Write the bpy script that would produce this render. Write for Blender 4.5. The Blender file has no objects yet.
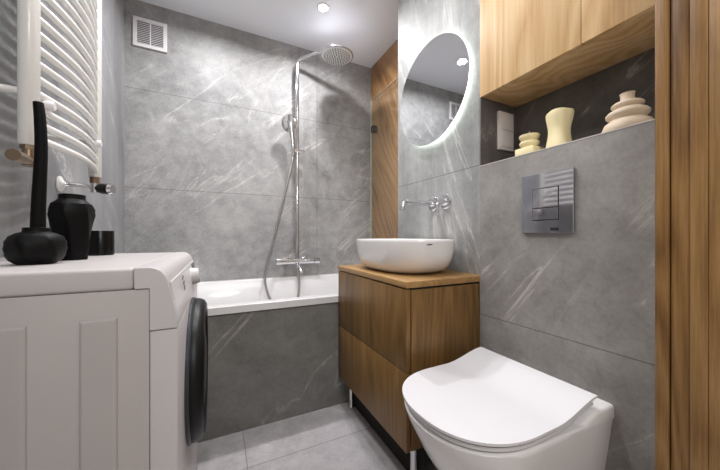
import bpy, bmesh, math, random
from mathutils import Vector, Matrix
random.seed(7)
PI = math.pi
SC = bpy.context.scene
COL = SC.collection
H0 = 0.9                       # eye height; floor is z = 0

# ------------------------------------------------------------------ camera
F = 289.0
TH = math.atan(142 / F)
cd = bpy.data.cameras.new('camera')
cam = bpy.data.objects.new('camera', cd)
COL.objects.link(cam)
cam.location = (0, 0, H0)
cam.rotation_euler = (PI / 2, 0, -TH)
cd.sensor_fit = 'HORIZONTAL'
cd.sensor_width = 36
cd.lens = 36 * F / 720
cd.shift_y = 1.5 / 720
cd.clip_start = 0.02
SC.camera = cam

# ------------------------------------------------------------------ world and light
w = bpy.data.worlds.new('world')
SC.world = w
w.use_nodes = True
w.node_tree.nodes['Background'].inputs[0].default_value = (0.75, 0.82, 1.0, 1)
w.node_tree.nodes['Background'].inputs[1].default_value = 0.3
SC.view_settings.view_transform = 'Standard'
SC.view_settings.look = 'None'
SC.view_settings.gamma = 1
SC.view_settings.use_curve_mapping = False
SC.view_settings.exposure = 0.12

CEIL = 2.42
SPOTS = [  # x, y, power : recessed ceiling downlights
    (0.627, 1.83, 11.5), (-0.03, 1.85, 9.5),
    (0.45, 0.95, 7.0), (-0.15, 0.85, 6.0),
]


def area_light(name, loc, size, power, color, spread=PI, rot=(0, 0, 0), shape='DISK', sy=None):
    l = bpy.data.lights.new(name, 'AREA')
    l.shape = shape
    l.size = size
    if sy:
        l.size_y = sy
    l.energy = power
    l.color = color
    l.spread = spread
    o = bpy.data.objects.new(name, l)
    COL.objects.link(o)
    o.location = loc
    o.rotation_euler = rot
    return o


for i, (x, y, p) in enumerate(SPOTS):
    area_light('downlight_lamp', (x, y, CEIL - 0.012), 0.07, p * 1.0, (0.99, 0.98, 1.0), spread=2.8)
# unseen fill light added in the hallway behind the doorway
area_light('hallway_fill', (0.3, -0.9, 2.30), 1.1, 13.0, (0.97, 0.975, 1.0), shape='DISK')
hp_ = bpy.data.lights.new('hallway_point_fill', 'POINT')  # unseen point light added to brighten the bathroom ceiling, no fixture modelled
hp_.energy = 15.0
hp_.shadow_soft_size = 0.16
hp_.color = (0.97, 0.975, 1.0)
hpo = bpy.data.objects.new('hallway_point_fill', hp_)
COL.objects.link(hpo)
hpo.location = (0.25, -0.55, 1.6)

# ------------------------------------------------------------------ materials


def lin(c):
    return tuple(((v / 255) / 12.92 if v / 255 <= 0.04045 else ((v / 255 + 0.055) / 1.055) ** 2.4) for v in c) + (1,)


class NT:
    def __init__(s, name):
        s.m = bpy.data.materials.new(name)
        s.m.use_nodes = True
        s.t = s.m.node_tree
        s.b = s.t.nodes['Principled BSDF']
        s.out = s.t.nodes['Material Output']

    def n(s, typ, **k):
        nd = s.t.nodes.new(typ)
        for a, v in k.items():
            setattr(nd, a, v)
        return nd

    def link(s, a, b):
        s.t.links.new(a, b)

    def math(s, op, a, b=None, c=None, clamp=False):
        nd = s.n('ShaderNodeMath', operation=op)
        nd.use_clamp = clamp
        for i, v in enumerate((a, b, c)):
            if v is None:
                continue
            if isinstance(v, (int, float)):
                nd.inputs[i].default_value = v
            else:
                s.link(v, nd.inputs[i])
        return nd.outputs[0]

    def mix(s, fac, a, b):
        nd = s.n('ShaderNodeMix', data_type='RGBA')
        for inp, v in ((nd.inputs['Factor'], fac), (nd.inputs['A'], a), (nd.inputs['B'], b)):
            if isinstance(v, (int, float, tuple)):
                inp.default_value = v
            else:
                s.link(v, inp)
        return nd.outputs['Result']

    def ramp(s, fac, stops):
        nd = s.n('ShaderNodeValToRGB')
        e = nd.color_ramp.elements
        while len(e) < len(stops):
            e.new(0.5)
        for i, (p, c) in enumerate(stops):
            e[i].position = p
            e[i].color = c if isinstance(c, tuple) else (c, c, c, 1)
        s.link(fac, nd.inputs[0])
        return nd.outputs[0]

    def pos(s, scale=(1, 1, 1), rot=(0, 0, 0), loc=(0, 0, 0)):
        g = s.n('ShaderNodeNewGeometry')
        mp = s.n('ShaderNodeMapping')
        mp.inputs['Scale'].default_value = scale
        mp.inputs['Rotation'].default_value = rot
        mp.inputs['Location'].default_value = loc
        s.link(g.outputs['Position'], mp.inputs[0])
        return mp.outputs[0]

    def xyz(s):
        g = s.n('ShaderNodeNewGeometry')
        sp = s.n('ShaderNodeSeparateXYZ')
        s.link(g.outputs['Position'], sp.inputs[0])
        return sp.outputs

    def noise(s, vec, scale, detail=6, rough=0.55, dist=0.0):
        nd = s.n('ShaderNodeTexNoise')
        s.link(vec, nd.inputs['Vector'])
        nd.inputs['Scale'].default_value = scale
        nd.inputs['Detail'].default_value = detail
        nd.inputs['Roughness'].default_value = rough
        nd.inputs['Distortion'].default_value = dist
        return nd.outputs[0]


def plain(name, rgb, rough=0.5, metal=0.0, coat=0.0, bump=0.0, bscale=200, spec=0.5, var=0.0):
    t = NT(name)
    c = lin(rgb)
    n = t.noise(t.pos(), bscale, 3)
    k = max(var, 0.015)
    col = t.mix(n, tuple(v * (1 - k) for v in c[:3]) + (1,), tuple(min(1, v * (1 + k)) for v in c[:3]) + (1,))
    t.link(col, t.b.inputs['Base Color'])
    t.b.inputs['Roughness'].default_value = rough
    t.b.inputs['Metallic'].default_value = metal
    t.b.inputs['Coat Weight'].default_value = coat
    t.b.inputs['Coat Roughness'].default_value = 0.05
    t.b.inputs['Specular IOR Level'].default_value = spec
    if bump:
        bp = t.n('ShaderNodeBump')
        bp.inputs['Strength'].default_value = bump
        bp.inputs['Distance'].default_value = 0.002
        t.link(n, bp.inputs['Height'])
        t.link(bp.outputs[0], t.b.inputs['Normal'])
    return t.m


def marble(name, lo, hi, vein, joints, rough=0.5, rot=(0, 0.75, 0), vscale=(0.45, 1.0, 2.0), seed=(0, 0, 0), streak=None, veinamt=0.62):
    """honed grey stone tile; joints = list of (axis, value) planes in metres"""
    t = NT(name)
    p = t.pos(loc=seed)
    cloud = t.noise(p, 1.7, 8, 0.62, 0.6)
    fine = t.noise(p, 14, 6, 0.7, 0.3)
    grain = t.noise(p, 90, 4, 0.7)
    f = t.math('ADD', t.math('ADD', t.math('MULTIPLY', cloud, 0.45), t.math('MULTIPLY', fine, 0.35)), t.math('MULTIPLY', grain, 0.20))
    if streak:
        st = t.noise(t.pos(scale=streak), 6, 6, 0.65)
        f = t.math('ADD', t.math('MULTIPLY', f, 0.6), t.math('MULTIPLY', st, 0.4))
    base = t.ramp(f, [(0.38, lin(lo)), (0.62, lin(hi))])
    # thin calcite veins: the zero line of a distorted noise stretched along one direction
    pv = t.pos(rot=rot, loc=seed)
    mp = t.n('ShaderNodeMapping')
    mp.inputs['Scale'].default_value = vscale
    t.link(pv, mp.inputs[0])
    vn = t.noise(mp.outputs[0], 1.9, 8, 0.56, 0.7)
    d = t.math('ABSOLUTE', t.math('SUBTRACT', vn, 0.5))
    line = t.math('SUBTRACT', 1.0, t.math('DIVIDE', d, 0.0065), clamp=True)
    soft = t.math('SUBTRACT', 1.0, t.math('DIVIDE', d, 0.035), clamp=True)
    gate = t.ramp(t.noise(p, 2.3, 3, 0.5), [(0.42, 0.0), (0.56, 1.0)])
    vm = t.math('MULTIPLY', t.math('ADD', t.math('MULTIPLY', line, veinamt), t.math('MULTIPLY', soft, 0.14)), gate)
    col = t.mix(vm, base, lin(vein))
    x = t.xyz()
    grout = None
    for ax, v in joints:
        dd = t.math('ABSOLUTE', t.math('SUBTRACT', x['xyz'.index(ax)], v))
        g = t.math('LESS_THAN', dd, 0.0018)
        grout = g if grout is None else t.math('MAXIMUM', grout, g)
    if grout is not None:
        col = t.mix(t.math('MULTIPLY', grout, 0.55), col, lin((66, 62, 60)))
    t.link(col, t.b.inputs['Base Color'])
    rr = t.ramp(fine, [(0.3, rough - 0.05), (0.7, rough + 0.1)])
    t.link(rr, t.b.inputs['Roughness'])
    t.b.inputs['Specular IOR Level'].default_value = 0.4
    bp = t.n('ShaderNodeBump')
    bp.inputs['Strength'].default_value = 0.08
    bp.inputs['Distance'].default_value = 0.004
    h = fine if grout is None else t.math('SUBTRACT', fine, grout)
    t.link(h, bp.inputs['Height'])
    t.link(bp.outputs[0], t.b.inputs['Normal'])
    return t.m


def wood(name, dark, mid, light, axis='z', scale=1.0, rough=0.45, seed=(0, 0, 0), rot=(0, 0, 0), joints=(), ring=0.5):
    t = NT(name)
    ai = 'xyz'.index(axis)
    s1 = [1.0, 1.0, 1.0]
    s1[ai] = 0.07
    g = t.n('ShaderNodeNewGeometry')
    m0 = t.n('ShaderNodeMapping')
    m0.inputs['Rotation'].default_value = rot
    m0.inputs['Location'].default_value = seed
    t.link(g.outputs['Position'], m0.inputs[0])
    m1 = t.n('ShaderNodeMapping')
    m1.inputs['Scale'].default_value = s1
    t.link(m0.outputs[0], m1.inputs[0])
    broad = t.noise(m1.outputs[0], 9 * scale, 3, 0.5, 0.3)
    s2 = [1.0, 1.0, 1.0]
    s2[ai] = 0.03
    m2 = t.n('ShaderNodeMapping')
    m2.inputs['Scale'].default_value = s2
    t.link(m0.outputs[0], m2.inputs[0])
    pore = t.noise(m2.outputs[0], 160 * scale, 4, 0.7)
    # cathedral rings
    s3 = [1.0, 1.0, 1.0]
    s3[ai] = 0.16
    m3 = t.n('ShaderNodeMapping')
    m3.inputs['Scale'].default_value = s3
    t.link(m0.outputs[0], m3.inputs[0])
    rn = t.noise(m3.outputs[0], 3.2 * scale, 2, 0.4, 0.2)
    rings = t.math('FRACT', t.math('MULTIPLY', rn, 16))
    tri = t.math('ABSOLUTE', t.math('SUBTRACT', rings, 0.5))
    ringm = t.ramp(tri, [(0.0, 0.0), (0.5, 1.0)])
    f = t.math('ADD', t.math('MULTIPLY_ADD', broad, 0.44, 0.08), t.math('MULTIPLY', ringm, 0.22 * ring))
    f = t.math('ADD', f, t.math('MULTIPLY', pore, 0.32))
    col = t.ramp(f, [(0.36, lin(dark)), (0.50, lin(mid)), (0.66, lin(light))])
    if joints:
        x = t.xyz()
        gr = None
        for ax, v in joints:
            dd = t.math('ABSOLUTE', t.math('SUBTRACT', x['xyz'.index(ax)], v))
            q = t.math('LESS_THAN', dd, 0.0016)
            gr = q if gr is None else t.math('MAXIMUM', gr, q)
        col = t.mix(t.math('MULTIPLY', gr, 0.7), col, lin((196, 170, 140)))
    t.link(col, t.b.inputs['Base Color'])
    t.b.inputs['Roughness'].default_value = rough
    bp = t.n('ShaderNodeBump')
    bp.inputs['Strength'].default_value = 0.12
    bp.inputs['Distance'].default_value = 0.002
    t.link(pore, bp.inputs['Height'])
    t.link(bp.outputs[0], t.b.inputs['Normal'])
    return t.m


def emit(name, rgb, power):
    t = NT(name)
    t.b.inputs['Base Color'].default_value = lin(rgb)
    t.b.inputs['Emission Color'].default_value = lin(rgb)
    t.b.inputs['Emission Strength'].default_value = power
    return t.m


JW = [('z', 1.214), ('z', 1.85), ('z', 0.578)]
M = {}
M['back'] = marble('stone_back', (120, 120, 120), (172, 171, 170), (205, 203, 201), JW + [('x', 0.734)], seed=(0.3, 0, 0.2))
M['left'] = marble('stone_left', (116, 117, 119), (162, 162, 163), (205, 203, 203), [('z', 0.578)], seed=(3, 1, 0.4), rot=(-0.8, 0, 0), vscale=(1, 2.0, 0.45), streak=(1, 1, 0.15))
M['right'] = marble('stone_right', (116, 117, 116), (172, 172, 170), (205, 203, 201), [('z', 1.192)], seed=(5, 2, 1.3), rot=(0.35, 0, 0), vscale=(1, 2.2, 0.4), streak=(1, 1, 0.1))
M['box'] = marble('stone_box', (116, 114, 111), (158, 155, 151), (206, 199, 193), [('z', 0.597)], seed=(1.4, 4, 2.2), rot=(0.8, 0, 0), vscale=(1, 0.45, 2.0))
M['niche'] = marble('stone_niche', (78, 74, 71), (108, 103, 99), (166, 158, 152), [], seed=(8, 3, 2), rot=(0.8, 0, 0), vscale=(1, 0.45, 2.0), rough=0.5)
M['apron'] = marble('stone_apron', (92, 91, 88), (128, 127, 123), (172, 168, 162), [], seed=(2, 7, 3.3), rough=0.45)
M['floor'] = marble('stone_floor', (136, 133, 134), (182, 178, 179), (216, 210, 208),
                    [('x', 0.103), ('x', 0.703), ('x', -0.497), ('y', 1.20), ('y', 0.60), ('y', 0.0)], seed=(4, 4, 1), rot=(0, 0, 0.6), vscale=(0.5, 2, 1), rough=0.4)
M['ceil'] = plain('ceiling_paint', (238, 240, 246), 0.4, spec=0.5)
M['hall'] = plain('hallway_paint', (225, 220, 212), 0.8)
M['hallfloor'] = wood('hallway_floor', (150, 142, 134), (172, 165, 158), (192, 186, 180), 'y')
M['oak_light'] = wood('oak_light', (178, 138, 88), (204, 166, 116), (222, 190, 144), 'z', 1.0, 0.42, seed=(0, 0.2, 0), ring=0.8)
M['oak_mid'] = wood('oak_vanity', (74, 50, 22), (116, 85, 44), (146, 111, 64), 'z', 1.1, 0.42, seed=(2, 0, 1), ring=0.3)
M['oak_top'] = wood('oak_countertop', (120, 86, 46), (156, 119, 72), (182, 146, 96), 'y', 1.1, 0.4, seed=(2, 3, 1), ring=0.4)
M['oak_jamb'] = wood('oak_jamb', (80, 52, 22), (130, 94, 50), (162, 126, 78), 'z', 1.6, 0.4, seed=(1, 1, 5), ring=0.5)
M['oak_wall'] = wood('oak_tile', (118, 82, 50), (154, 114, 74), (178, 140, 98), 'z', 0.9, 0.4, rot=(0.6, 0, 0), seed=(3, 5, 1), ring=0.7)
M['white'] = plain('white_enamel', (222, 220, 221), 0.32, spec=0.5)
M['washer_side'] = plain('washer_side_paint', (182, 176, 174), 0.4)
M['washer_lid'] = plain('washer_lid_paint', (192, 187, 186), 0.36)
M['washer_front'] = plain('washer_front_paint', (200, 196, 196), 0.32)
M['rad'] = plain('radiator_enamel', (232, 231, 227), 0.3, coat=0.3)
M['ceramic'] = plain('glazed_ceramic', (232, 230, 229), 0.12, coat=0.6)
M['lid'] = plain('duroplast', (222, 221, 223), 0.22, coat=0.3)
M['acryl'] = plain('bath_acrylic', (220, 219, 219), 0.2, coat=0.4)
M['chrome'] = plain('chrome', (222, 222, 225), 0.09, 1.0)
M['chrome_plate'] = plain('chrome_plate', (190, 190, 196), 0.06, 1.0)
M['brass'] = plain('aged_fitting', (150, 132, 112), 0.3, 1.0)
M['hose'] = plain('metal_hose', (170, 168, 166), 0.3, 1.0, bump=0.6, bscale=500)
M['mirror'] = plain('mirror_glass', (228, 230, 232), 0.01, 1.0)
M['black'] = plain('black_gloss', (16, 16, 18), 0.22, coat=0.4)
M['blackring'] = plain('black_ring', (12, 12, 13), 0.4, spec=0.3)
M['vase'] = plain('black_ceramic', (4, 4, 4), 0.5, spec=0.16, bump=0.5, bscale=60, var=0.2)
M['taper'] = plain('black_wax', (4, 4, 4), 0.6, spec=0.15)
M['cup'] = plain('black_glass', (5, 5, 6), 0.25, spec=0.3)
M['wax'] = plain('cream_wax', (236, 222, 176), 0.5)
M['wax2'] = plain('ivory_wax', (226, 208, 184), 0.55)
M['wick'] = plain('wick', (190, 180, 170), 0.9)
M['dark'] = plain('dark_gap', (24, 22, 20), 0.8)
M['switch'] = plain('grey_switch', (222, 214, 208), 0.4)
M['mark'] = plain('grey_print', (70, 68, 72), 0.6)
M['grille'] = plain('vent_inside', (40, 40, 42), 0.8)
M['led'] = emit('led_diffuser', (248, 255, 249), 6.5)
M['lamp'] = emit('lamp_lens', (255, 248, 238), 30.0)

tg = NT('shower_glass')
for nd in list(tg.t.nodes):
    if nd.type == 'BSDF_PRINCIPLED':
        tg.t.nodes.remove(nd)
fres = tg.n('ShaderNodeFresnel')
fres.inputs[0].default_value = 1.35
tr = tg.n('ShaderNodeBsdfTransparent')
tr.inputs[0].default_value = (0.975, 0.985, 0.975, 1)
gl = tg.n('ShaderNodeBsdfGlossy')
gl.inputs['Roughness'].default_value = 0.02
mx = tg.n('ShaderNodeMixShader')
tg.link(tg.math('MULTIPLY', fres.outputs[0], 0.22), mx.inputs[0])
tg.link(tr.outputs[0], mx.inputs[1])
tg.link(gl.outputs[0], mx.inputs[2])
tg.link(mx.outputs[0], tg.out.inputs[0])
M['glass'] = tg.m
M['glass_edge'] = plain('glass_edge', (176, 190, 178), 0.25)

# ------------------------------------------------------------------ geometry helpers


def B():
    return bmesh.new()


def box(bm, x0, x1, y0, y1, z0, z1, bev=0.0, seg=2):
    m = Matrix.Translation(((x0 + x1) / 2, (y0 + y1) / 2, (z0 + z1) / 2)) @ Matrix.Diagonal((x1 - x0, y1 - y0, z1 - z0, 1))
    r = bmesh.ops.create_cube(bm, size=1, matrix=m)
    if bev:
        es = list({e for v in r['verts'] for e in v.link_edges})
        bmesh.ops.bevel(bm, geom=es, offset=bev, segments=seg, profile=0.5, affect='EDGES')
    return bm


def loft(bm, rings, cap0=True, cap1=True, closed=True):
    vr = [[bm.verts.new(p) for p in r] for r in rings]
    n = len(vr[0])
    for a, b in zip(vr[:-1], vr[1:]):
        for i in range(n if closed else n - 1):
            j = (i + 1) % n
            bm.faces.new((a[i], a[j], b[j], b[i]))
    if cap0:
        bm.faces.new(list(reversed(vr[0])))
    if cap1:
        bm.faces.new(vr[-1])
    return bm


def tube(bm, pts, r, n=14, caps=True):
    pts = [Vector(p) for p in pts]
    rs = r if isinstance(r, (list, tuple)) else [r] * len(pts)
    t0 = (pts[1] - pts[0]).normalized()
    up = Vector((0, 0, 1)) if abs(t0.z) < 0.9 else Vector((1, 0, 0))
    nrm = t0.cross(up).normalized()
    rings = []
    for i, p in enumerate(pts):
        a = pts[max(i - 1, 0)]
        b = pts[min(i + 1, len(pts) - 1)]
        t = (b - a).normalized()
        nrm = (nrm - t * nrm.dot(t)).normalized()
        bi = t.cross(nrm)
        rings.append([p + (nrm * math.cos(2 * PI * k / n) + bi * math.sin(2 * PI * k / n)) * rs[i] for k in range(n)])
    return loft(bm, rings, caps, caps)


def bez(pts, n=8):
    """Catmull-Rom through the points"""
    P = [Vector(p) for p in pts]
    P = [P[0] * 2 - P[1]] + P + [P[-1] * 2 - P[-2]]
    out = []
    for i in range(1, len(P) - 2):
        a, b, c, d = P[i - 1:i + 3]
        for k in range(n):
            t = k / n
            out.append(0.5 * ((2 * b) + (c - a) * t + (2 * a - 5 * b + 4 * c - d) * t * t + (3 * b - a - 3 * c + d) * t ** 3))
    out.append(P[-2])
    return out


def lathe(bm, prof, c, axis='z', n=40, f=None):
    rings = []
    for k, (r, h) in enumerate(prof):
        ring = []
        for i in range(n):
            a = 2 * PI * i / n
            rr = r * (f(a, k, h) if f else 1)
            u, v = rr * math.cos(a), rr * math.sin(a)
            if axis == 'z':
                ring.append(Vector((c[0] + u, c[1] + v, c[2] + h)))
            elif axis == 'x':
                ring.append(Vector((c[0] + h, c[1] + u, c[2] + v)))
            else:
                ring.append(Vector((c[0] + u, c[1] + h, c[2] + v)))
        rings.append(ring)
    return loft(bm, rings)


def prism(bm, outline, axis, a, b):
    """outline: 2-D points; extruded along axis from a to b"""
    def P(p, h):
        return {'x': (h, p[0], p[1]), 'y': (p[0], h, p[1]), 'z': (p[0], p[1], h)}[axis]
    return loft(bm, [[P(p, a) for p in outline], [P(p, b) for p in outline]])


def obj(name, bm, mat, parent=None, loc=None, smooth=40, bev=0, subd=0, label=None):
    bmesh.ops.recalc_face_normals(bm, faces=bm.faces)
    if loc is None:
        if parent is not None:
            loc = parent['_w']
        else:
            xs = [v.co for v in bm.verts]
            loc = ((min(v.x for v in xs) + max(v.x for v in xs)) / 2, (min(v.y for v in xs) + max(v.y for v in xs)) / 2, min(v.z for v in xs))
    loc = Vector(loc)
    for v in bm.verts:
        v.co -= loc
    me = bpy.data.meshes.new(name)
    bm.to_mesh(me)
    bm.free()
    o = bpy.data.objects.new(name, me)
    COL.objects.link(o)
    me.materials.append(mat)
    if smooth:
        for p in me.polygons:
            p.use_smooth = True
        try:
            me.set_sharp_from_angle(angle=math.radians(smooth))
        except Exception:
            pass
    if parent is None:
        o.location = loc
    else:
        o.parent = parent
    WP[o.name] = loc
    o['_w'] = tuple(loc)
    if bev:
        m = o.modifiers.new('bevel', 'BEVEL')
        m.width = bev
        m.segments = 3
        m.limit_method = 'ANGLE'
        m.angle_limit = math.radians(35)
    if subd:
        m = o.modifiers.new('subd', 'SUBSURF')
        m.levels = m.render_levels = subd
    if label:
        o['label'] = label
    return o


WP = {}


def tag(o, label, cat, group=None):
    o['label'] = label
    o['category'] = cat
    if group:
        o['group'] = group
    return o


def thing(name, loc, label, cat, group=None):
    o = bpy.data.objects.new(name, None)
    COL.objects.link(o)
    o.location = loc
    o['_w'] = tuple(loc)
    return tag(o, label, cat, group)


def struct(name, bm, mat, **k):
    o = obj(name, bm, mat, **k)
    o['kind'] = 'structure'
    return o


# ------------------------------------------------------------------ room shell
XL, XT, XM, XB = -0.531, 1.24, 0.96, 0.922      # left wall, alcove wall, mirror wall, boxed-in wall
YB, YT, YV = 2.298, 1.441, 0.8116               # back wall, bath front, end of vanity
YD = 0.10                                       # near face of doorway wall
ZL = H0 + 0.276                                 # ledge height
ZC = H0 + 0.545                                 # wall cabinet bottom
struct('floor', box(B(), -0.63, 1.34, YD, 2.40, -0.08, 0), M['floor'], smooth=0)
struct('ceiling', box(B(), -0.63, 1.34, YD, 2.40, CEIL, CEIL + 0.08), M['ceil'], smooth=0)
struct('wall_left', box(B(), XL - 0.1, XL, YD, YB, 0, CEIL), M['left'], smooth=0)
struct('wall_back', box(B(), XL - 0.1, XT + 0.1, YB, YB + 0.1, 0, CEIL), M['back'], smooth=0)
struct('wall_right_alcove', box(B(), XT, XT + 0.1, YT, YB, 0, CEIL), M['oak_wall'], smooth=0)
struct('wall_right', box(B(), XM, XT + 0.1, YV, YT, 0, CEIL), M['right'], smooth=0)
struct('wall_toilet', box(B(), XB, XT - 0.11, 0.285, YV, 0, ZL), M['box'], smooth=0)
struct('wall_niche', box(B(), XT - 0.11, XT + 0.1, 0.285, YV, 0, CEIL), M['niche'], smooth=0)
struct('trim_6', box(B(), XB - .0012, XB + .004, 0.287, YV, ZL - .0015, ZL + .0006), M['switch'], smooth=0)
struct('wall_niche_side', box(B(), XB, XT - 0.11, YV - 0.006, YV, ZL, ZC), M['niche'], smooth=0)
# doorway wall either side of the opening, hallway behind
bm = B()
box(bm, XL - 0.1, -0.25, YD, YD + 0.12, 0, CEIL)
struct('wall_front', bm, M['hall'], smooth=0)
struct('wall_front_right', box(B(), 0.905, XT + 0.1, -0.10, 0.285, 0, CEIL), M['hall'], smooth=0)
struct('floor_hallway', box(B(), -1.2, 1.8, -2.2, YD, -0.08, 0), M['hallfloor'], smooth=0)
struct('ceiling_hallway', box(B(), -1.2, 1.8, -2.2, YD, CEIL, CEIL + 0.08), M['hall'], smooth=0)
bm = B()
box(bm, -1.3, -1.2, -2.2, YD, 0, CEIL)
struct('wall_hallway_left', bm, M['hall'], smooth=0)
struct('wall_hallway_right', box(B(), 1.8, 1.9, -2.2, YD, 0, CEIL), M['hall'], smooth=0)
struct('wall_hallway_back', box(B(), -1.3, 1.9, -2.3, -2.2, 0, CEIL), M['hall'], smooth=0)

# oak door lining: four stepped strips seen from inside the doorway
XJ = 0.84


def jy(u, X=XJ):
    S_, C_ = math.sin(TH), math.cos(TH)
    a = (u - 360) / F
    return X * (C_ - a * S_) / (S_ + a * C_)


y654 = jy(654.5)
struct('trim_1', box(B(), XJ, 0.905, jy(668.6), y654, 0, CEIL, 0.0025), M['oak_jamb'])
struct('trim_2', box(B(), XJ + 0.004, 0.905, jy(689.6), jy(669.6), 0, CEIL, 0.003), M['oak_jamb'])
struct('trim_3', box(B(), XJ, 0.905, jy(708.5), jy(689.4), 0, CEIL, 0.003), M['oak_jamb'])
struct('trim_4', box(B(), XJ, 0.905, -0.10, jy(708.3), 0, CEIL, 0.003), M['oak_jamb'])
struct('trim_5', box(B(), 0.87, 0.905, y654, 0.287, 0, CEIL, 0.0), M['oak_jamb'])

# ------------------------------------------------------------------ bath
struct('wall_bath_front', box(B(), XL, XM + 0.28, YT, YT + 0.05, 0, 0.545), M['apron'], smooth=0)
ZR = H0 - 0.314


def rrect(x0, x1, y0, y1, r, z, n=7):
    out = []
    for cx, cy, a0 in ((x1 - r, y1 - r, 0), (x0 + r, y1 - r, 90), (x0 + r, y0 + r, 180), (x1 - r, y0 + r, 270)):
        for k in range(n + 1):
            a = math.radians(a0 + 90 * k / n)
            out.append((cx + r * math.cos(a), cy + r * math.sin(a), z))
    return out


bx0, bx1, by0, by1 = XL + 0.002, XT - 0.002, YT - 0.004, YB - 0.002
ba = bx0, bx1, by0, by1
rings = [rrect(bx0, bx1, by0, by1, 0.006, ZR - 0.036), rrect(bx0, bx1, by0, by1, 0.006, ZR - 0.004),
         rrect(bx0 + .004, bx1 - .004, by0 + .004, by1 - .004, 0.006, ZR),
         rrect(bx0 + .065, bx1 - .065, by0 + .05, by1 - .05, 0.07, ZR),
         rrect(bx0 + .072, bx1 - .072, by0 + .056, by1 - .056, 0.07, ZR - 0.008),
         rrect(bx0 + .10, bx1 - .10, by0 + .068, by1 - .068, 0.09, ZR - 0.2),
         rrect(bx0 + .16, bx1 - .14, by0 + .10, by1 - .10, 0.12, ZR - 0.38),
         rrect(bx0 + .24, bx1 - .22, by0 + .16, by1 - .16, 0.12, ZR - 0.42)]
bath = obj('bathtub', loft(B(), rings, cap0=False), M['acryl'], smooth=35)
tag(bath, 'white acrylic built-in bathtub behind a grey stone front below the shower', 'bathtub')

# ------------------------------------------------------------------ shower column
sh = thing('shower_column', (0.553, YB, H0 - 0.195), 'chrome shower column with round rain head and hand shower on back wall', 'shower')
X0, Y0 = 0.553, 2.235
zt = H0 + 1.352
arm = bez([(X0, Y0, zt - 0.03), (X0 + .003, Y0 - .003, zt - .004), (X0 + .016, Y0 - .018, zt + .018), (X0 + .04, Y0 - .045, zt + .026), (0.68, 2.095, zt + .038), (0.758, 2.010, zt + .048), (0.778, 1.988, zt + .044), (0.785, 1.98, zt + .02)], 8)
obj('riser_pipe', tube(B(), [(X0, Y0, H0 - 0.19), (X0, Y0, H0 + 0.6), (X0, Y0, zt - 0.03)], 0.0135), M['chrome'], sh)
obj('shower_arm', tube(B(), arm, 0.0125), M['chrome'], sh)
hd = obj('shower_head', lathe(B(), [(0.012, 0.052), (0.018, 0.046), (0.02, 0.03), (0.035, 0.022), (0.10, 0.014), (0.118, 0.008), (0.12, 0.002), (0.117, 0.0), (0.112, -0.002)], (0.785, 1.98, H0 + 1.325)), M['chrome'], sh)
bm = B()
lathe(bm, [(0.111, -0.003), (0.108, -0.0055), (0.0, -0.006)][:2], (0.785, 1.98, H0 + 1.325), n=40)
nz = B()
for ri, cnt in ((0.018, 6), (0.036, 12), (0.054, 18), (0.072, 24), (0.090, 30)):
    for k in range(cnt):
        a = 2 * PI * k / cnt
        lathe(nz, [(0.0045, -0.005), (0.0032, -0.009)], (0.785 + ri * math.cos(a), 1.98 + ri * math.sin(a), H0 + 1.325), n=6)
M['nozz'] = plain('nozzle_plate', (228, 230, 230), 0.4)
obj('nozzle_plate', bm, M['nozz'], hd)
obj('nozzles', nz, M['mark'], hd)
# wall brackets
for z in (H0 + 1.30,):
    obj('wall_bracket', tube(B(), [(X0, YB, z), (X0, Y0, z)], 0.012), M['chrome'], sh)
# slider with hand shower
zs = H0 + 0.662
bm = B()
tube(bm, [(X0 - .05, Y0 - .012, zs), (X0 + .055, Y0 - .012, zs)], 0.013)
tube(bm, [(X0, Y0, zs - .022), (X0, Y0, zs + .022)], 0.019)
obj('slider', bm, M['chrome'], sh)
hs = [(X0 - .038, Y0 - .03, zs - .045), (X0 - .042, Y0 - .034, zs + .03), (X0 - .052, Y0 - .042, zs + .10), (X0 - .064, Y0 - .05, zs + .16), (X0 - .070, Y0 - .052, zs + .20)]
bm = B()
tube(bm, bez(hs, 6), [0.013 + 0.017 * (k / 24) ** 2 for k in range(25)])
b2 = B()
lathe(b2, [(0.012, -0.040), (0.038, -0.032), (0.054, -0.012), (0.057, 0.002), (0.053, 0.010), (0.046, 0.012)], (0, 0, 0))
q = Vector((-0.35, -0.85, -0.30)).to_track_quat('Z', 'Y').to_matrix().to_4x4()
b2.transform(Matrix.Translation((X0 - .075, Y0 - .06, zs + .185)) @ q @ Matrix.Diagonal((1, 1.15, 1, 1)))
me = bpy.data.meshes.new('tmp')
b2.to_mesh(me)
bm.from_mesh(me)
bpy.data.meshes.remove(me)
b2.free()
obj('hand_shower', bm, M['chrome'], sh)
# mixer bar
zm = H0 - 0.192
mb = obj('mixer_bar', tube(B(), [(X0 - .115, Y0 - .005, zm), (X0 + .13, Y0 - .005, zm)], 0.0225, 20), M['chrome'], sh)
for s, dx in ((-1, -.115), (1, .13)):
    obj('knob', tube(B(), [(X0 + dx + s * .002, Y0 - .005, zm), (X0 + dx + s * .045, Y0 - .005, zm), (X0 + dx + s * .049, Y0 - .005, zm)], [0.0255, 0.0255, 0.022], 20), M['chrome'], mb)
for dx in (-.075, .075):
    obj('wall_mount', lathe(B(), [(0.03, 0), (0.03, -0.008), (0.014, -0.014), (0.014, -0.06)], (X0 + dx, YB, zm), 'y'), M['chrome'], mb)
obj('spout', tube(B(), bez([(X0 - .005, Y0 - .01, zm - .01), (X0, Y0 - .02, zm - .035), (X0 + .012, Y0 - .05, zm - .05), (X0 + .014, Y0 - .075, zm - .075)], 5), [0.016] * 8 + [0.013] * 8), M['chrome'], sh)
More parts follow.
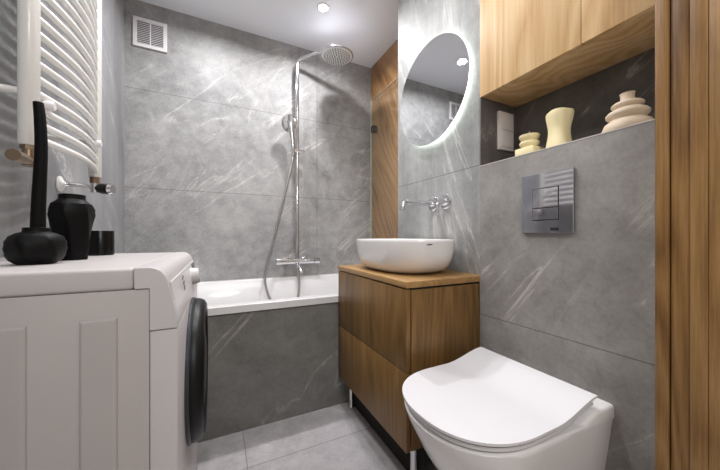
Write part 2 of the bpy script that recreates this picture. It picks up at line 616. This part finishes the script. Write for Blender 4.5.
# hose
hp = [(X0 - .038, Y0 - .03, zs - .045), (X0 - .055, Y0 - .03, zs - .14), (X0 - .115, Y0 - .03, zs - .40), (X0 - .19, Y0 - .03, zm + .14), (X0 - .235, Y0 - .035, zm - .02),
      (X0 - .245, Y0 - .05, zm - .15), (X0 - .20, Y0 - .07, zm - .29), (X0 - .10, Y0 - .08, zm - .355), (X0 - .02, Y0 - .07, zm - .29), (X0 + .005, Y0 - .045, zm - .19), (X0 + .005, Y0 - .012, zm - .08), (X0, Y0 - .006, zm - .02)]
obj('hose', tube(B(), bez(hp, 8), 0.009, 10), M['hose'], sh)

# folded glass shower screen along the oak wall
gs = thing('shower_screen', (1.20, 1.85, ZR), 'clear glass shower screen folded back along the oak alcove wall', 'shower screen')
yg0, yg1, gx0, gx1 = 1.475, 2.222, 1.212, 1.200
pn = [(gx0 - .003, yg0), (gx0 + .003, yg0), (gx1 + .003, yg1 - .002), (gx1 - .003, yg1 - .002)]
obj('glass_pane', prism(B(), pn, 'z', ZR + 0.006, H0 + 1.184), M['glass'], gs, smooth=0)
bm = B()
box(bm, gx1 - .005, gx1 + .004, yg1 - .002, yg1 + .003, ZR + 0.006, H0 + 1.184)
prism(bm, pn, 'z', H0 + 1.184, H0 + 1.187)
obj('edge_seal', bm, M['glass_edge'], gs, smooth=0)
obj('clamp', box(B(), gx1 - .010, XT - .002, yg1 - .05, yg1 - .012, H0 + .90, H0 + .955, .003), plain('dark_chrome', (120, 120, 124), 0.2, 1.0), gs)

# ------------------------------------------------------------------ air vent
vt = thing('air_vent', (-0.395, YB, H0 + 1.22), 'white square air vent grille high on the back wall', 'air vent')
vx0, vx1, vz0, vz1 = -0.486, -0.304, H0 + 1.222, H0 + 1.408
bm = B()
for a in ((vx0, vx1, vz1 - .02, vz1), (vx0, vx1, vz0, vz0 + .02), (vx0, vx0 + .02, vz0 + .02, vz1 - .02), (vx1 - .02, vx1, vz0 + .02, vz1 - .02)):
    box(bm, a[0], a[1], YB - .012, YB, a[2], a[3])
obj('frame', bm, M['white'], vt, smooth=0)
obj('backing', box(B(), vx0 + .02, vx1 - .02, YB - .002, YB, vz0 + .02, vz1 - .02), M['grille'], vt, smooth=0)
bm = B()
for k in range(13):
    z = vz0 + .025 + k * .0115
    box(bm, vx0 + .02, vx1 - .02, YB - .009, YB - .003, z, z + .0034)
box(bm, (vx0 + vx1) / 2 - .003, (vx0 + vx1) / 2 + .003, YB - .01, YB - .002, vz0 + .02, vz1 - .02)
obj('grille', bm, M['white'], vt, smooth=0)

# ------------------------------------------------------------------ ceiling lights
NL = ['round recessed ceiling light above the bathtub near the rain shower head', 'round recessed ceiling light above the bathtub at its left end',
      'round recessed ceiling light above the toilet and vanity', 'round recessed ceiling light above the washing machine']
for (x, y, p), lb in zip(SPOTS, NL):
    c = thing('ceiling_light', (x, y, CEIL), lb, 'ceiling light', 'recessed ceiling lights')
    bm = B()
    n = 32
    prof = [(0.030, 0.0), (0.030, -0.004), (0.040, -0.005), (0.0425, 0.0)]
    rg = [[(x + r * math.cos(2 * PI * i / n), y + r * math.sin(2 * PI * i / n), CEIL + h) for i in range(n)] for r, h in prof]
    loft(bm, rg, False, False)
    obj('trim_ring', bm, M['white'], c)
    obj('lens', lathe(B(), [(0.0295, -0.001), (0.0295, -0.003)], (x, y, CEIL)), M['lamp'], c)

# ------------------------------------------------------------------ round mirror with halo
my, mz, R = 1.125, H0 + 0.706, 0.25
mr = thing('round_mirror', (XM, my, mz - R), 'round backlit mirror with a glowing white rim above the basin', 'mirror')
obj('housing', lathe(B(), [(0.19, 0), (0.19, -0.018)], (XM, my, mz), 'x', 64), M['white'], mr)
obj('light_ring', lathe(B(), [(0.236, -0.010), (0.240, -0.012), (0.240, -0.022), (0.236, -0.024)], (XM, my, mz), 'x', 96), M['led'], mr)
obj('mirror_glass', lathe(B(), [(0.2505, -0.0245), (0.2505, -0.028), (0.249, -0.029)], (XM, my, mz), 'x', 128), M['mirror'], mr, smooth=20)

# ------------------------------------------------------------------ wall tap
tp = thing('basin_tap', (XM, 1.09, H0 + 0.163), 'chrome wall-mounted tap with curved spout above the basin', 'tap')
zt_ = H0 + 0.162
ya, yb = 1.128, 1.038
e1 = obj('escutcheon', lathe(B(), [(0.036, 0), (0.036, -0.004), (0.033, -0.006), (0.012, -0.007)], (XM, ya, zt_), 'x'), M['chrome'], tp)
e2 = obj('escutcheon', lathe(B(), [(0.036, 0), (0.036, -0.004), (0.033, -0.006), (0.022, -0.007)], (XM, yb, zt_ + .003), 'x'), M['chrome'], tp)
sp = [(XM - .004, ya, zt_), (XM - .08, ya, zt_), (XM - .152, ya, zt_), (XM - .170, ya, zt_ - .004), (XM - .182, ya, zt_ - .016), (XM - .185, ya, zt_ - .038)]
obj('spout', tube(B(), bez(sp, 6), 0.0130), M['chrome'], tp)
obj('valve_body', tube(B(), [(XM - .005, yb, zt_ + .003), (XM - .058, yb, zt_ + .003), (XM - .062, yb, zt_ + .003)], [0.0165, 0.0165, 0.013], 18), M['chrome'], tp)
obj('lever', tube(B(), [(XM - .048, yb, zt_ + .003), (XM - .050, yb, zt_ - .022), (XM - .053, yb, zt_ - .052)], [0.0078, 0.0070, 0.0070]), M['chrome'], tp)

# ------------------------------------------------------------------ vanity
XV = 0.576
ZT = H0 - 0.155
Z0 = H0 - 0.742
vn = thing('vanity_cabinet', (0.77, 1.126, 0), 'oak vanity cabinet with two drawers on chrome legs under the basin', 'cabinet')
obj('body', box(B(), XV + .022, XM - .001, YV + .003, YT - .006, Z0, ZT - .030, .0015), M['oak_mid'], vn)
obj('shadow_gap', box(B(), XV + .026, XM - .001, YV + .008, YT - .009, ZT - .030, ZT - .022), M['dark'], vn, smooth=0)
obj('countertop', box(B(), XV - .002, XM - .001, YV, YT - .003, ZT - .022, ZT, .0015), M['oak_top'], vn)
zmid = H0 - 0.470
obj('drawer_front', box(B(), XV, XV + .0175, YV + .003, YT - .006, zmid + .003, ZT - .027, .002), M['oak_mid'], vn)
obj('drawer_front', box(B(), XV, XV + .0175, YV + .003, YT - .006, Z0, zmid, .002), M['oak_mid'], vn)
obj('dark_panel', box(B(), XV + .075, XV + .09, YV + .01, YT - .012, 0, Z0), M['dark'], vn, smooth=0, label='dark panel added under the cabinet')  # dark sheet added to blacken the space below the cabinet
for x, y in ((XV + .056, YV + .035), (XV + .056, YT - .05), (XM - .05, YV + .045), (XM - .05, YT - .05)):
    obj('leg', lathe(B(), [(0.016, 0), (0.017, 0.006), (0.013, 0.012), (0.0125, Z0)], (x, y, 0), 'z', 20), M['chrome'], vn, label='chrome leg')

# ------------------------------------------------------------------ basin
cx, cy = 0.770, 1.132


def sup(a, b, z, p=2.5, n=64, dx=0):
    out = []
    for i in range(n):
        t = 2 * PI * i / n
        c, s = math.cos(t), math.sin(t)
        out.append((cx + dx + a * math.copysign(abs(c) ** (2 / p), c), cy + b * math.copysign(abs(s) ** (2 / p), s), z))
    return out


zr = H0 - 0.012
outer = [(0.64, ZT), (0.68, ZT + .003), (0.78, ZT + .009), (0.86, ZT + .020), (0.92, ZT + .038), (0.96, ZT + .062), (0.985, ZT + .090), (1.0, zr - .012), (1.0, zr - .001), (0.994, zr),
         (0.965, zr), (0.958, zr - .002), (0.93, zr - .03), (0.86, zr - .07), (0.72, zr - .105), (0.45, zr - .122), (0.1, zr - .126)]
rings = [sup(0.175 * k, 0.267 * k - (1 - k) * .01, z) for k, z in outer]
bs = obj('wash_basin', loft(B(), rings), M['ceramic'], smooth=60)
tag(bs, 'white oval countertop basin standing on the oak vanity', 'basin')
# tiny grey maker's mark near the rim
ang = math.radians(228)
bm = B()
lathe(bm, [(0.0125, -0.0016), (0.0125, 0.0004)], (0, 0, 0), 'y', 20)
bm.transform(Matrix.Diagonal((1, 1, 0.16, 1)))
S = sup(0.175 * 0.997, 0.267 * 0.997, zr - .019)
best = min(range(64), key=lambda i: abs(math.degrees(math.atan2(S[i][0], S[i][1])) - math.degrees(TH + math.atan(71 / F))) + (0 if S[i][1] < cy else 99))
P, Q = Vector(S[best]), Vector(S[(best + 1) % 64])
tgt = (Q - P).normalized()
bm.transform(Matrix.Translation(P) @ Matrix.Rotation(math.atan2(tgt.y, tgt.x), 4, 'Z'))
obj('printed_mark', bm, M['mark'], bs)

# ------------------------------------------------------------------ toilet
tl = thing('toilet', (XB, 0.568, 0), 'white wall-hung toilet with closed slim lid', 'toilet')
tc = 0.568


def tout(xf, hw, xb, n=30, hb=None, p=2.3):
    """D outline: front at xf, straight sides of half width hw, back at xb (half width hb)"""
    hb = hb or hw
    xc = xf + 0.20 * min(1, (xb - xf) / 0.3)
    pts = [(xb, tc - hb)]
    for k in range(n + 1):
        t = -PI / 2 - PI * k / n
        c, s = math.cos(t), math.sin(t)
        pts.append((xc + (xc - xf) * math.copysign(abs(c) ** (2 / p), c), tc + hw * math.copysign(abs(s) ** (2 / p), s)))
    pts.append((xb, tc + hb))
    return pts


def toilet_rings(specs):
    return [[(x, y, z) for x, y in tout(xf, hw, xb, hb=hb)] for xf, hw, xb, hb, z in specs]


zb = H0 - 0.4575
bowl = toilet_rings([
    (0.70, 0.105, XB, 0.120, H0 - 0.80), (0.66, 0.112, XB, 0.130, H0 - 0.79), (0.60, 0.128, XB, 0.145, H0 - 0.74),
    (0.545, 0.146, XB, 0.160, H0 - 0.66), (0.49, 0.163, XB, 0.172, H0 - 0.57), (0.455, 0.173, XB, 0.180, H0 - 0.50),
    (0.443, 0.1765, XB, 0.184, zb - .014), (0.441, 0.177, XB, 0.186, zb - .004), (0.446, 0.174, XB, 0.184, zb), (0.47, 0.155, XB, 0.16, zb)])
obj('bowl', loft(B(), bowl), M['ceramic'], tl, smooth=50, label='glazed white bowl')
# raised rear deck
dk = []
for i in range(15):
    x = 0.70 + (XB - 0.70) * i / 14
    q = min(1, max(0, (x - 0.775) / 0.085))
    tp_ = zb - .0005 + .021 * q * q * (3 - 2 * q)
    wd = 0.1752 + 0.0108 * (x - 0.643) / (XB - 0.643)
    rr = min(.009, max(.002, (tp_ - zb + .010)))
    sec = [(-wd, zb - .013), (-wd - .0008, zb - .006)] + [(-wd + rr - rr * math.cos(t * PI / 10), tp_ - rr + rr * math.sin(t * PI / 10)) for t in range(6)]
    sec = sec + [(-y, z) for y, z in reversed(sec)]
    dk.append([(x, tc + y, z) for y, z in sec])
bm = loft(B(), dk)
obj('rear_deck', bm, M['ceramic'], tl, smooth=60)


def lid_mesh(xf, hw, xb, z0, th, rise, inset=0.0, crown=0.0):
    """sheet whose rear sweeps up towards the hinge"""
    bm = B()
    nx, ny = 44, 28
    xs = [xf + (xb - xf) * (1 - math.cos(PI / 2 * i / nx)) for i in range(nx + 1)]
    grid = {}
    for side in (0, 1):
        for i, x in enumerate(xs):
            xc = xf + 0.19
            if x < xc:
                hwx = hw * max(0.0, 1 - ((xc - x) / (xc - xf)) ** 2.3) ** (1 / 2.3)
            else:
                hwx = hw
            hwx = max(hwx, 0.0)
            for j in range(ny + 1):
                tt = 2 * j / ny - 1
                y = tc + hwx * tt
                q = max(0, (x - 0.69) / (xb - 0.69))
                z = z0 + rise * q * q * (3 - 2 * q) * (0.85 + 0.15 * q)
                if side:
                    z += th
                grid[side, i, j] = bm.verts.new((x, y, z))
    for side in (0, 1):
        for i in range(nx):
            for j in range(ny):
                bm.faces.new((grid[side, i, j], grid[side, i + 1, j], grid[side, i + 1, j + 1], grid[side, i, j + 1]))
    for i in range(nx):
        for j in (0, ny):
            bm.faces.new((grid[0, i, j], grid[0, i + 1, j], grid[1, i + 1, j], grid[1, i, j]))
    for j in range(ny):
        bm.faces.new((grid[0, nx, j], grid[0, nx, j + 1], grid[1, nx, j + 1], grid[1, nx, j]))
    bmesh.ops.remove_doubles(bm, verts=bm.verts, dist=0.0002)
    bmesh.ops.dissolve_degenerate(bm, dist=0.0002, edges=bm.edges)
    return bm


obj('lid', lid_mesh(0.436, 0.1795, 0.856, H0 - 0.4355, 0.0060, 0.030), M['lid'], tl, smooth=50, label='matt white slim lid swept up at its hinge')
obj('seat', lid_mesh(0.443, 0.1740, 0.848, H0 - 0.4515, 0.0085, 0.027), M['lid'], tl, smooth=50)

# ------------------------------------------------------------------ flush plate
XF = XB
fp = thing('flush_plate', (XB, 0.55, H0 + 0.01), 'square chrome flush plate with two buttons on the wall above the toilet', 'flush plate')
fy0, fy1, fz0, fz1 = 0.472, 0.627, H0 + 0.010, H0 + 0.199
obj('plate', box(B(), XF - .011, XF, fy0, fy1, fz0, fz1, .0015), M['chrome_plate'], fp, smooth=0)
b0, b1, c0, c1 = 0.513, 0.590, H0 + 0.052, H0 + 0.150
obj('button_gap', box(B(), XF - .0113, XF - .010, b0 - .0018, b1 + .0018, c0 - .0018, c1 + .0018), M['dark'], fp, smooth=0)
obj('button', box(B(), XF - .0135, XF - .010, b0, b1, c0 + .038, c1, .0008), M['chrome_plate'], fp, smooth=0)
obj('button', box(B(), XF - .0135, XF - .010, b0, b1, c0, c0 + .036, .0008), M['chrome_plate'], fp, smooth=0)
obj('printed_mark', box(B(), XF - .0115, XF - .010, 0.512, 0.536, fz0 + .008, fz0 + .017), M['dark'], fp, smooth=0)

# ------------------------------------------------------------------ wall cabinet
wc = thing('wall_cabinet', (1.02, 0.55, ZC), 'light oak wall cabinet reaching the ceiling over the candle niche', 'cabinet')
obj('body', box(B(), XB + .019, XT - .111, 0.287, YV - .001, ZC, CEIL - .001, 0), M['oak_light'], wc, smooth=0)
ysp = 0.4585
obj('door', box(B(), XB, XB + .018, ysp + .001, YV - .001, ZC, CEIL - .001, .001), M['oak_light'], wc)
obj('door', box(B(), XB, XB + .018, 0.287, ysp - .001, ZC, CEIL - .001, .001), M['oak_light'], wc)

# ------------------------------------------------------------------ double switch on the niche side
sw = thing('light_switch', (1.06, YV, H0 + .352), 'grey double light switch on the side of the candle niche', 'light switch')
sx0, sx1, sz0, sz1 = 1.012, 1.100, H0 + .352, H0 + .506
obj('plate', box(B(), sx0, sx1, YV - .018, YV - .006, sz0, sz1, .002), M['switch'], sw)
zmid = (sz0 + sz1) / 2
obj('rocker', box(B(), sx0 + .012, sx1 - .010, YV - .021, YV - .018, zmid + .003, sz1 - .012, .001), M['switch'], sw)
obj('rocker', box(B(), sx0 + .012, sx1 - .010, YV - .021, YV - .018, sz0 + .012, zmid - .003, .001), M['switch'], sw)

# ------------------------------------------------------------------ candles on the ledge


def stack(discs, c, name, mat, n=48):
    prof = []
    for r, z0, z1 in discs:
        h = z1 - z0
        for k in range(9):
            a = -PI / 2 + PI * k / 8
            e = min(h / 2, r * .4)
            prof.append((r - e + e * math.cos(a), z0 + h / 2 + h / 2 * math.sin(a)))
    return lathe(B(), prof, c, 'z', n)


c1_ = (0.985, 0.651, ZL)
k1 = thing('candle', c1_, 'small cream candle of stacked discs next to the switch', 'candle', 'sculptural candles in the niche')
bm = lathe(B(), [(0.018, .030), (0.020, .035), (0.029, .044), (0.0315, .052), (0.030, .056), (0.021, .059), (0.029, .066), (0.0325, .075), (0.032, .079), (0.028, .080)], c1_)
box(bm, c1_[0] - .032, c1_[0] + .032, c1_[1] - .034, c1_[1] + .034, c1_[2], c1_[2] + .034, .004)
obj('wax', bm, M['wax'], k1, smooth=50)
obj('wick', tube(B(), [(c1_[0], c1_[1], ZL + .078), (c1_[0] + .001, c1_[1] + .001, ZL + .095)], .0012, 6), M['wick'], k1)

c2_ = (0.985, 0.552, ZL)
k2 = thing('candle', c2_, 'tall cream torso-shaped wavy candle in the middle of the niche ledge', 'candle', 'sculptural candles in the niche')


def torso(a, k, h):
    return 1 + 0.13 * math.cos(3 * a + 9 * h + 1) + 0.05 * math.cos(2 * a + 20 * h)


prof = [(0.033, 0), (0.0352, .003)] + [(0.0318 + 0.0036 * math.cos(z / .125 * 2 * PI), z) for z in [0.010 + 0.0078 * i for i in range(15)]] + [(0.0340, .125), (0.030, .126)]
obj('wax', lathe(B(), prof, c2_, 'z', 48, torso), M['wax'], k2, smooth=60)
obj('wick', tube(B(), [(c2_[0], c2_[1], ZL + .12), (c2_[0], c2_[1] + .001, ZL + .132)], .0014, 6), M['wick'], k2)

c3_ = (1.0, 0.385, ZL)
k3 = lathe(B(), [(0.045, 0), (0.052, .006), (0.054, .018), (0.049, .032), (0.036, .042), (0.040, .047), (0.0455, .052), (0.046, .058), (0.041, .064), (0.027, .072), (0.030, .075), (0.0345, .079), (0.0345, .083), (0.029, .088), (0.0165, .092), (0.0150, .098), (0.0150, .108), (0.0165, .113), (0.012, .1145)], c3_, 'z', 48)
k3 = obj('candle', k3, M['wax2'], smooth=50)
tag(k3, 'ivory candle shaped like a spinning top of stacked rings next to the oak door lining', 'candle', 'sculptural candles in the niche')

# ------------------------------------------------------------------ radiator
rd = thing('towel_radiator', (XL, 1.36, H0 + .245), 'white ladder towel radiator with curved rungs on the left wall', 'radiator')
XR, ra, rb = -0.40, 0.956, 1.363
ztop = 2.12
z0r = H0 + 0.214
RM = [('a', ra), ('b', rb)]
for _, y in RM:
    obj('upright', tube(B(), [(XR, y, z0r), (XR, y, z0r + .003), (XR, y, ztop - .003), (XR, y, ztop)], [0.016, 0.0185, 0.0185, 0.016], 24), M['rad'], rd)
nr = 27
for k in range(nr):
    z = H0 + 0.237 + k * 0.0366
    pts = [(XR + 0.030 * math.sin(PI * t / 14), ra + (rb - ra) * t / 14, z) for t in range(15)]
    obj('rung', tube(B(), pts, 0.0095, 14, False), M['rad'], rd)
for y, z in ((ra, H0 + .34), (rb, H0 + .34), (ra, H0 + 1.08), (rb, H0 + 1.08)):
    obj('wall_bracket', tube(B(), [(XL + .001, y, z), (XL + .004, y, z), (XL + .005, y, z), (XR, y, z)], [.016, .016, .009, .009]), M['rad'], rd)
for y in (ra + .04, rb - .04):
    obj('cap', tube(B(), [(XR + .004, y, H0 + .328), (XR + .026, y, H0 + .328), (XR + .030, y, H0 + .328)], [.012, .012, .009]), M['white'], rd)
# fittings
bm = B()
tube(bm, [(XR, ra, z0r), (XR, ra, z0r - .010)], 0.015, 6)
tube(bm, [(XR, ra, z0r - .008), (XR, ra, z0r - .048)], 0.012)
tube(bm, [(XR, ra + .01, z0r - .036), (XR, ra - .045, z0r - .036)], [0.011, 0.011])
tube(bm, [(XR, ra - .03, z0r - .036), (XR, ra - .06, z0r - .036)], 0.0135, 8)
obj('valve', bm, M['brass'], rd, label='aged metal valve')
bm = B()
tube(bm, [(XR, rb, z0r), (XR, rb, z0r - .022)], 0.015, 6)
obj('union_nut', bm, M['brass'], rd)
vb = B()
tube(vb, [(XR, rb, z0r - .02), (XR, rb, z0r - .055)], 0.013)
tube(vb, bez([(XL + .012, 1.459, H0 + .196), (XL + .03, 1.475, H0 + .199), (XR - .04, 1.41, H0 + .19), (XR, rb, z0r - .040)], 6), 0.0085)
pv = obj('supply_pipe', vb, M['chrome'], rd)
obj('rosette', lathe(B(), [(0.029, 0), (0.029, .004), (0.012, .012), (0.010, .016)], (XL + .001, 1.459, H0 + .196), 'x'), M['rad'], pv)
vh = obj('valve_handle', tube(B(), [(XR + .006, rb, z0r - .040), (XR + .02, rb - .004, z0r - .040), (XR + .045, rb - .012, z0r - .041)], [.013, .019, .020], 20), M['black'], rd)
obj('handle_cap', tube(B(), [(XR + .045, rb - .012, z0r - .041), (XR + .056, rb - .016, z0r - .041)], [.020, .015], 20), M['chrome'], vh)

# ------------------------------------------------------------------ washing machine
ZW = H0 - 0.056
wy0, wy1 = 0.64, 1.215
XW = -0.068
wm = thing('washing_machine', (-0.29, 0.93, 0), 'white front-loading washing machine with black round door against the left wall', 'washing machine')
zs0 = H0 - 0.0945
xs0 = -0.137
bodyb = B()
box(bodyb, XL + .012, -0.1122, wy0 + .0006, wy1, 0.012, zs0 - .0006, .001)
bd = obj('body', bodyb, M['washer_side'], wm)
# pressed ribs of the side panel
for xa, xb_ in ((-.208, -.157), (-.322, -.270), (-.436, -.384)):
    bm = B()
    zz = H0 - 0.141
    rg = []
    for e, dy in ((0.0, 0.001), (0.0012, -.0030), (0.0035, -.0048), (0.006, -.0052)):
        top = [((xa + e) + (xb_ - xa - 2 * e) * (.5 - .5 * math.cos(PI * t / 8)), wy0 + dy, zz - e + .0006 * math.sin(PI * t / 8)) for t in range(9)]
        rg.append([(xb_ - e, wy0 + dy, 0.10 + e), (xa + e, wy0 + dy, 0.10 + e)] + top)
    loft(bm, rg)
    obj('side_rib', bm, M['washer_side'], bd, smooth=0)
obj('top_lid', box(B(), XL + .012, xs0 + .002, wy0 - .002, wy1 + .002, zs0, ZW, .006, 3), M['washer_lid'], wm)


def arc(p0, p1, p2, n=8):
    return [((1 - t) ** 2 * p0[0] + 2 * t * (1 - t) * p1[0] + t * t * p2[0], (1 - t) ** 2 * p0[1] + 2 * t * (1 - t) * p1[1] + t * t * p2[1]) for t in [i / n for i in range(n + 1)]]


zq = H0 - 0.172
front = [(xs0 + .0026, ZW)] + arc((-.112, ZW), (-.090, ZW - .002), (-.083, ZW - .028), 8) + arc((-.080, ZW - .04), (-.074, ZW - .07), (XW - .001, H0 - .150), 5) + [(XW, zq + .001), (-.1115, zq + .001), (-.1115, zs0 + .0004), (xs0 + .003, zs0 + .0004)]
cp = obj('control_panel', prism(B(), front, 'y', wy0 - .003, wy1 + .002), M['washer_front'], wm, smooth=30, bev=0.0015)
# inset fascia of the control panel
fa = [(-.0815, ZW - .03), (-.0770, ZW - .056), (-.0715, H0 - .142), (-.0705, H0 - .142), (-.0750, ZW - .056), (-.0795, ZW - .03)]
fs = obj('fascia', prism(B(), fa, 'y', wy0 + .012, wy1 - .004), M['white'], cp, smooth=30)
obj('display', prism(B(), [(-.0792, ZW - .034), (-.0752, ZW - .058), (-.0735, ZW - .058), (-.0775, ZW - .034)], 'y', 1.095, 1.19), M['black'], cp, smooth=0)
obj('program_knob', tube(B(), [(-.0765, 1.035, H0 - .123), (-.056, 1.035, H0 - .121), (-.052, 1.035, H0 - .1205)], [.026, .0235, .0205], 28), M['washer_front'], cp)
bm = B()
for zc, wv in ((-.097, .010), (-.110, .013), (-.121, .011)):
    xx = -.0768 + (-.086 - zc) * .16 + .0012
    box(bm, xx - .0012, xx + .0004, .79, .79 + wv, H0 + zc, H0 + zc + .0022)
    box(bm, xx - .0012, xx + .0004, .79 + wv * .35, .79 + wv * .6, H0 + zc - .005, H0 + zc + .006)
obj('printed_marks', bm, M['mark'], cp, smooth=0)
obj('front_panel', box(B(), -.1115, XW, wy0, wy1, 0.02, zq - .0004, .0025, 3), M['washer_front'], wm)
# door
dy_, dz_ = 0.945, H0 - 0.366
dr = obj('door', lathe(B(), [(0.184, 0.0), (0.187, 0.010), (0.187, 0.018), (0.182, 0.030), (0.170, 0.037), (0.150, 0.036), (0.140, 0.024), (0.135, 0.020)], (XW + .001, dy_, dz_), 'x', 72), M['blackring'], wm, label='black round door')
obj('door_glass', lathe(B(), [(0.139, 0.022), (0.12, 0.031), (0.07, 0.036), (0.02, 0.037)], (XW + .001, dy_, dz_), 'x', 48), M['cup'], dr)
obj('door_rim', lathe(B(), [(0.190, 0.0), (0.191, 0.006), (0.188, 0.009)], (XW, dy_, dz_), 'x', 72), plain('dark_grey_rim', (60, 62, 68), 0.4, 0.2), dr)
for x, y in ((XL + .05, wy0 + .05), (XL + .05, wy1 - .05), (-.12, wy0 + .05), (-.12, wy1 - .05)):
    obj('foot', lathe(B(), [(0.02, 0), (0.02, 0.014)], (x, y, 0), 'z', 16), M['black'], wm)

# ------------------------------------------------------------------ things on the washing machine


def facet(n, amp, ph=0.0, tw=0.0):
    def f(a, k, h):
        s = 2 * PI / n
        d = ((a + ph + tw * h) % s) - s / 2
        return (math.cos(s / 2) / math.cos(d)) ** amp
    return f


pv1 = (-.331, .818, ZW)
p = [(0.026, 0), (0.030, .002), (0.0385, .008), (0.0430, .018), (0.0450, .032), (0.0440, .046), (0.0395, .056), (0.030, .062), (0.0215, .065), (0.0200, .068), (0.0205, .073), (0.018, .074), (0.0155, .072), (0.0155, .05), (0.008, .04)]
f1 = facet(6, 0.8, 0.4, 8)
v1 = obj('bud_vase', lathe(B(), p, pv1, 'z', 60, lambda a, k, h: 1 + (f1(a, k, h) - 1) * (1 if h < .058 else .1)), M['vase'], smooth=35)
tag(v1, 'small squat black faceted vase holding a tall black taper on the washing machine', 'vase')
tpz = [(-.329, .818, ZW + .044), (-.329, .818, ZW + .10), (-.3265, .818, ZW + .17), (-.3245, .818, ZW + .24), (-.3265, .818, ZW + .30), (-.3285, .818, ZW + .325), (-.3290, .818, ZW + .331)]
tt = bez(tpz, 6)
rs = [0.0118 - 0.0045 * i / (len(tt) - 1) for i in range(len(tt))]
rs[-1] = 0.002
rs[-2] = 0.0045
rs[-3] = 0.0062
tag(obj('taper_candle', tube(B(), tt, rs, 16), M['taper']), 'tall black tapering curved candle standing in the small black vase', 'candle')

pv2 = (-.315, .930, ZW)
p = [(0.028, 0), (0.030, .003), (0.033, .030), (0.0365, .06), (0.040, .090), (0.0425, .108), (0.0415, .122), (0.0365, .134), (0.028, .141), (0.0245, .145), (0.0240, .152), (0.0245, .156), (0.022, .157), (0.018, .148), (0.017, .12), (0.008, .11)]
f2 = facet(6, 0.9, 0.1, 4)
v2 = obj('shoulder_vase', lathe(B(), p, pv2, 'z', 60, lambda a, k, h: (1 + (f2(a, k, h) - 1) * (1 if h < .125 else .5)) * (1 + (.035 * math.sin(3 * a + 1 + 40 * h) if .02 < h < .13 else 0))), M['vase'], smooth=30)
tag(v2, 'larger black ridged vase standing behind the small black one', 'vase')
pv3 = (-.318, 1.125, ZW)
cup = obj('tealight_holder', lathe(B(), [(0.031, 0), (0.033, .002), (0.033, .072), (0.0325, .073), (0.0300, .073), (0.0295, .07), (0.0295, .012), (0.01, .012)], pv3, 'z', 40), M['cup'], smooth=40)
tag(cup, 'low cylindrical glossy black holder right of the black vases', 'holder')

for o in list(bpy.data.objects):
    if '_w' in o:
        del o['_w']
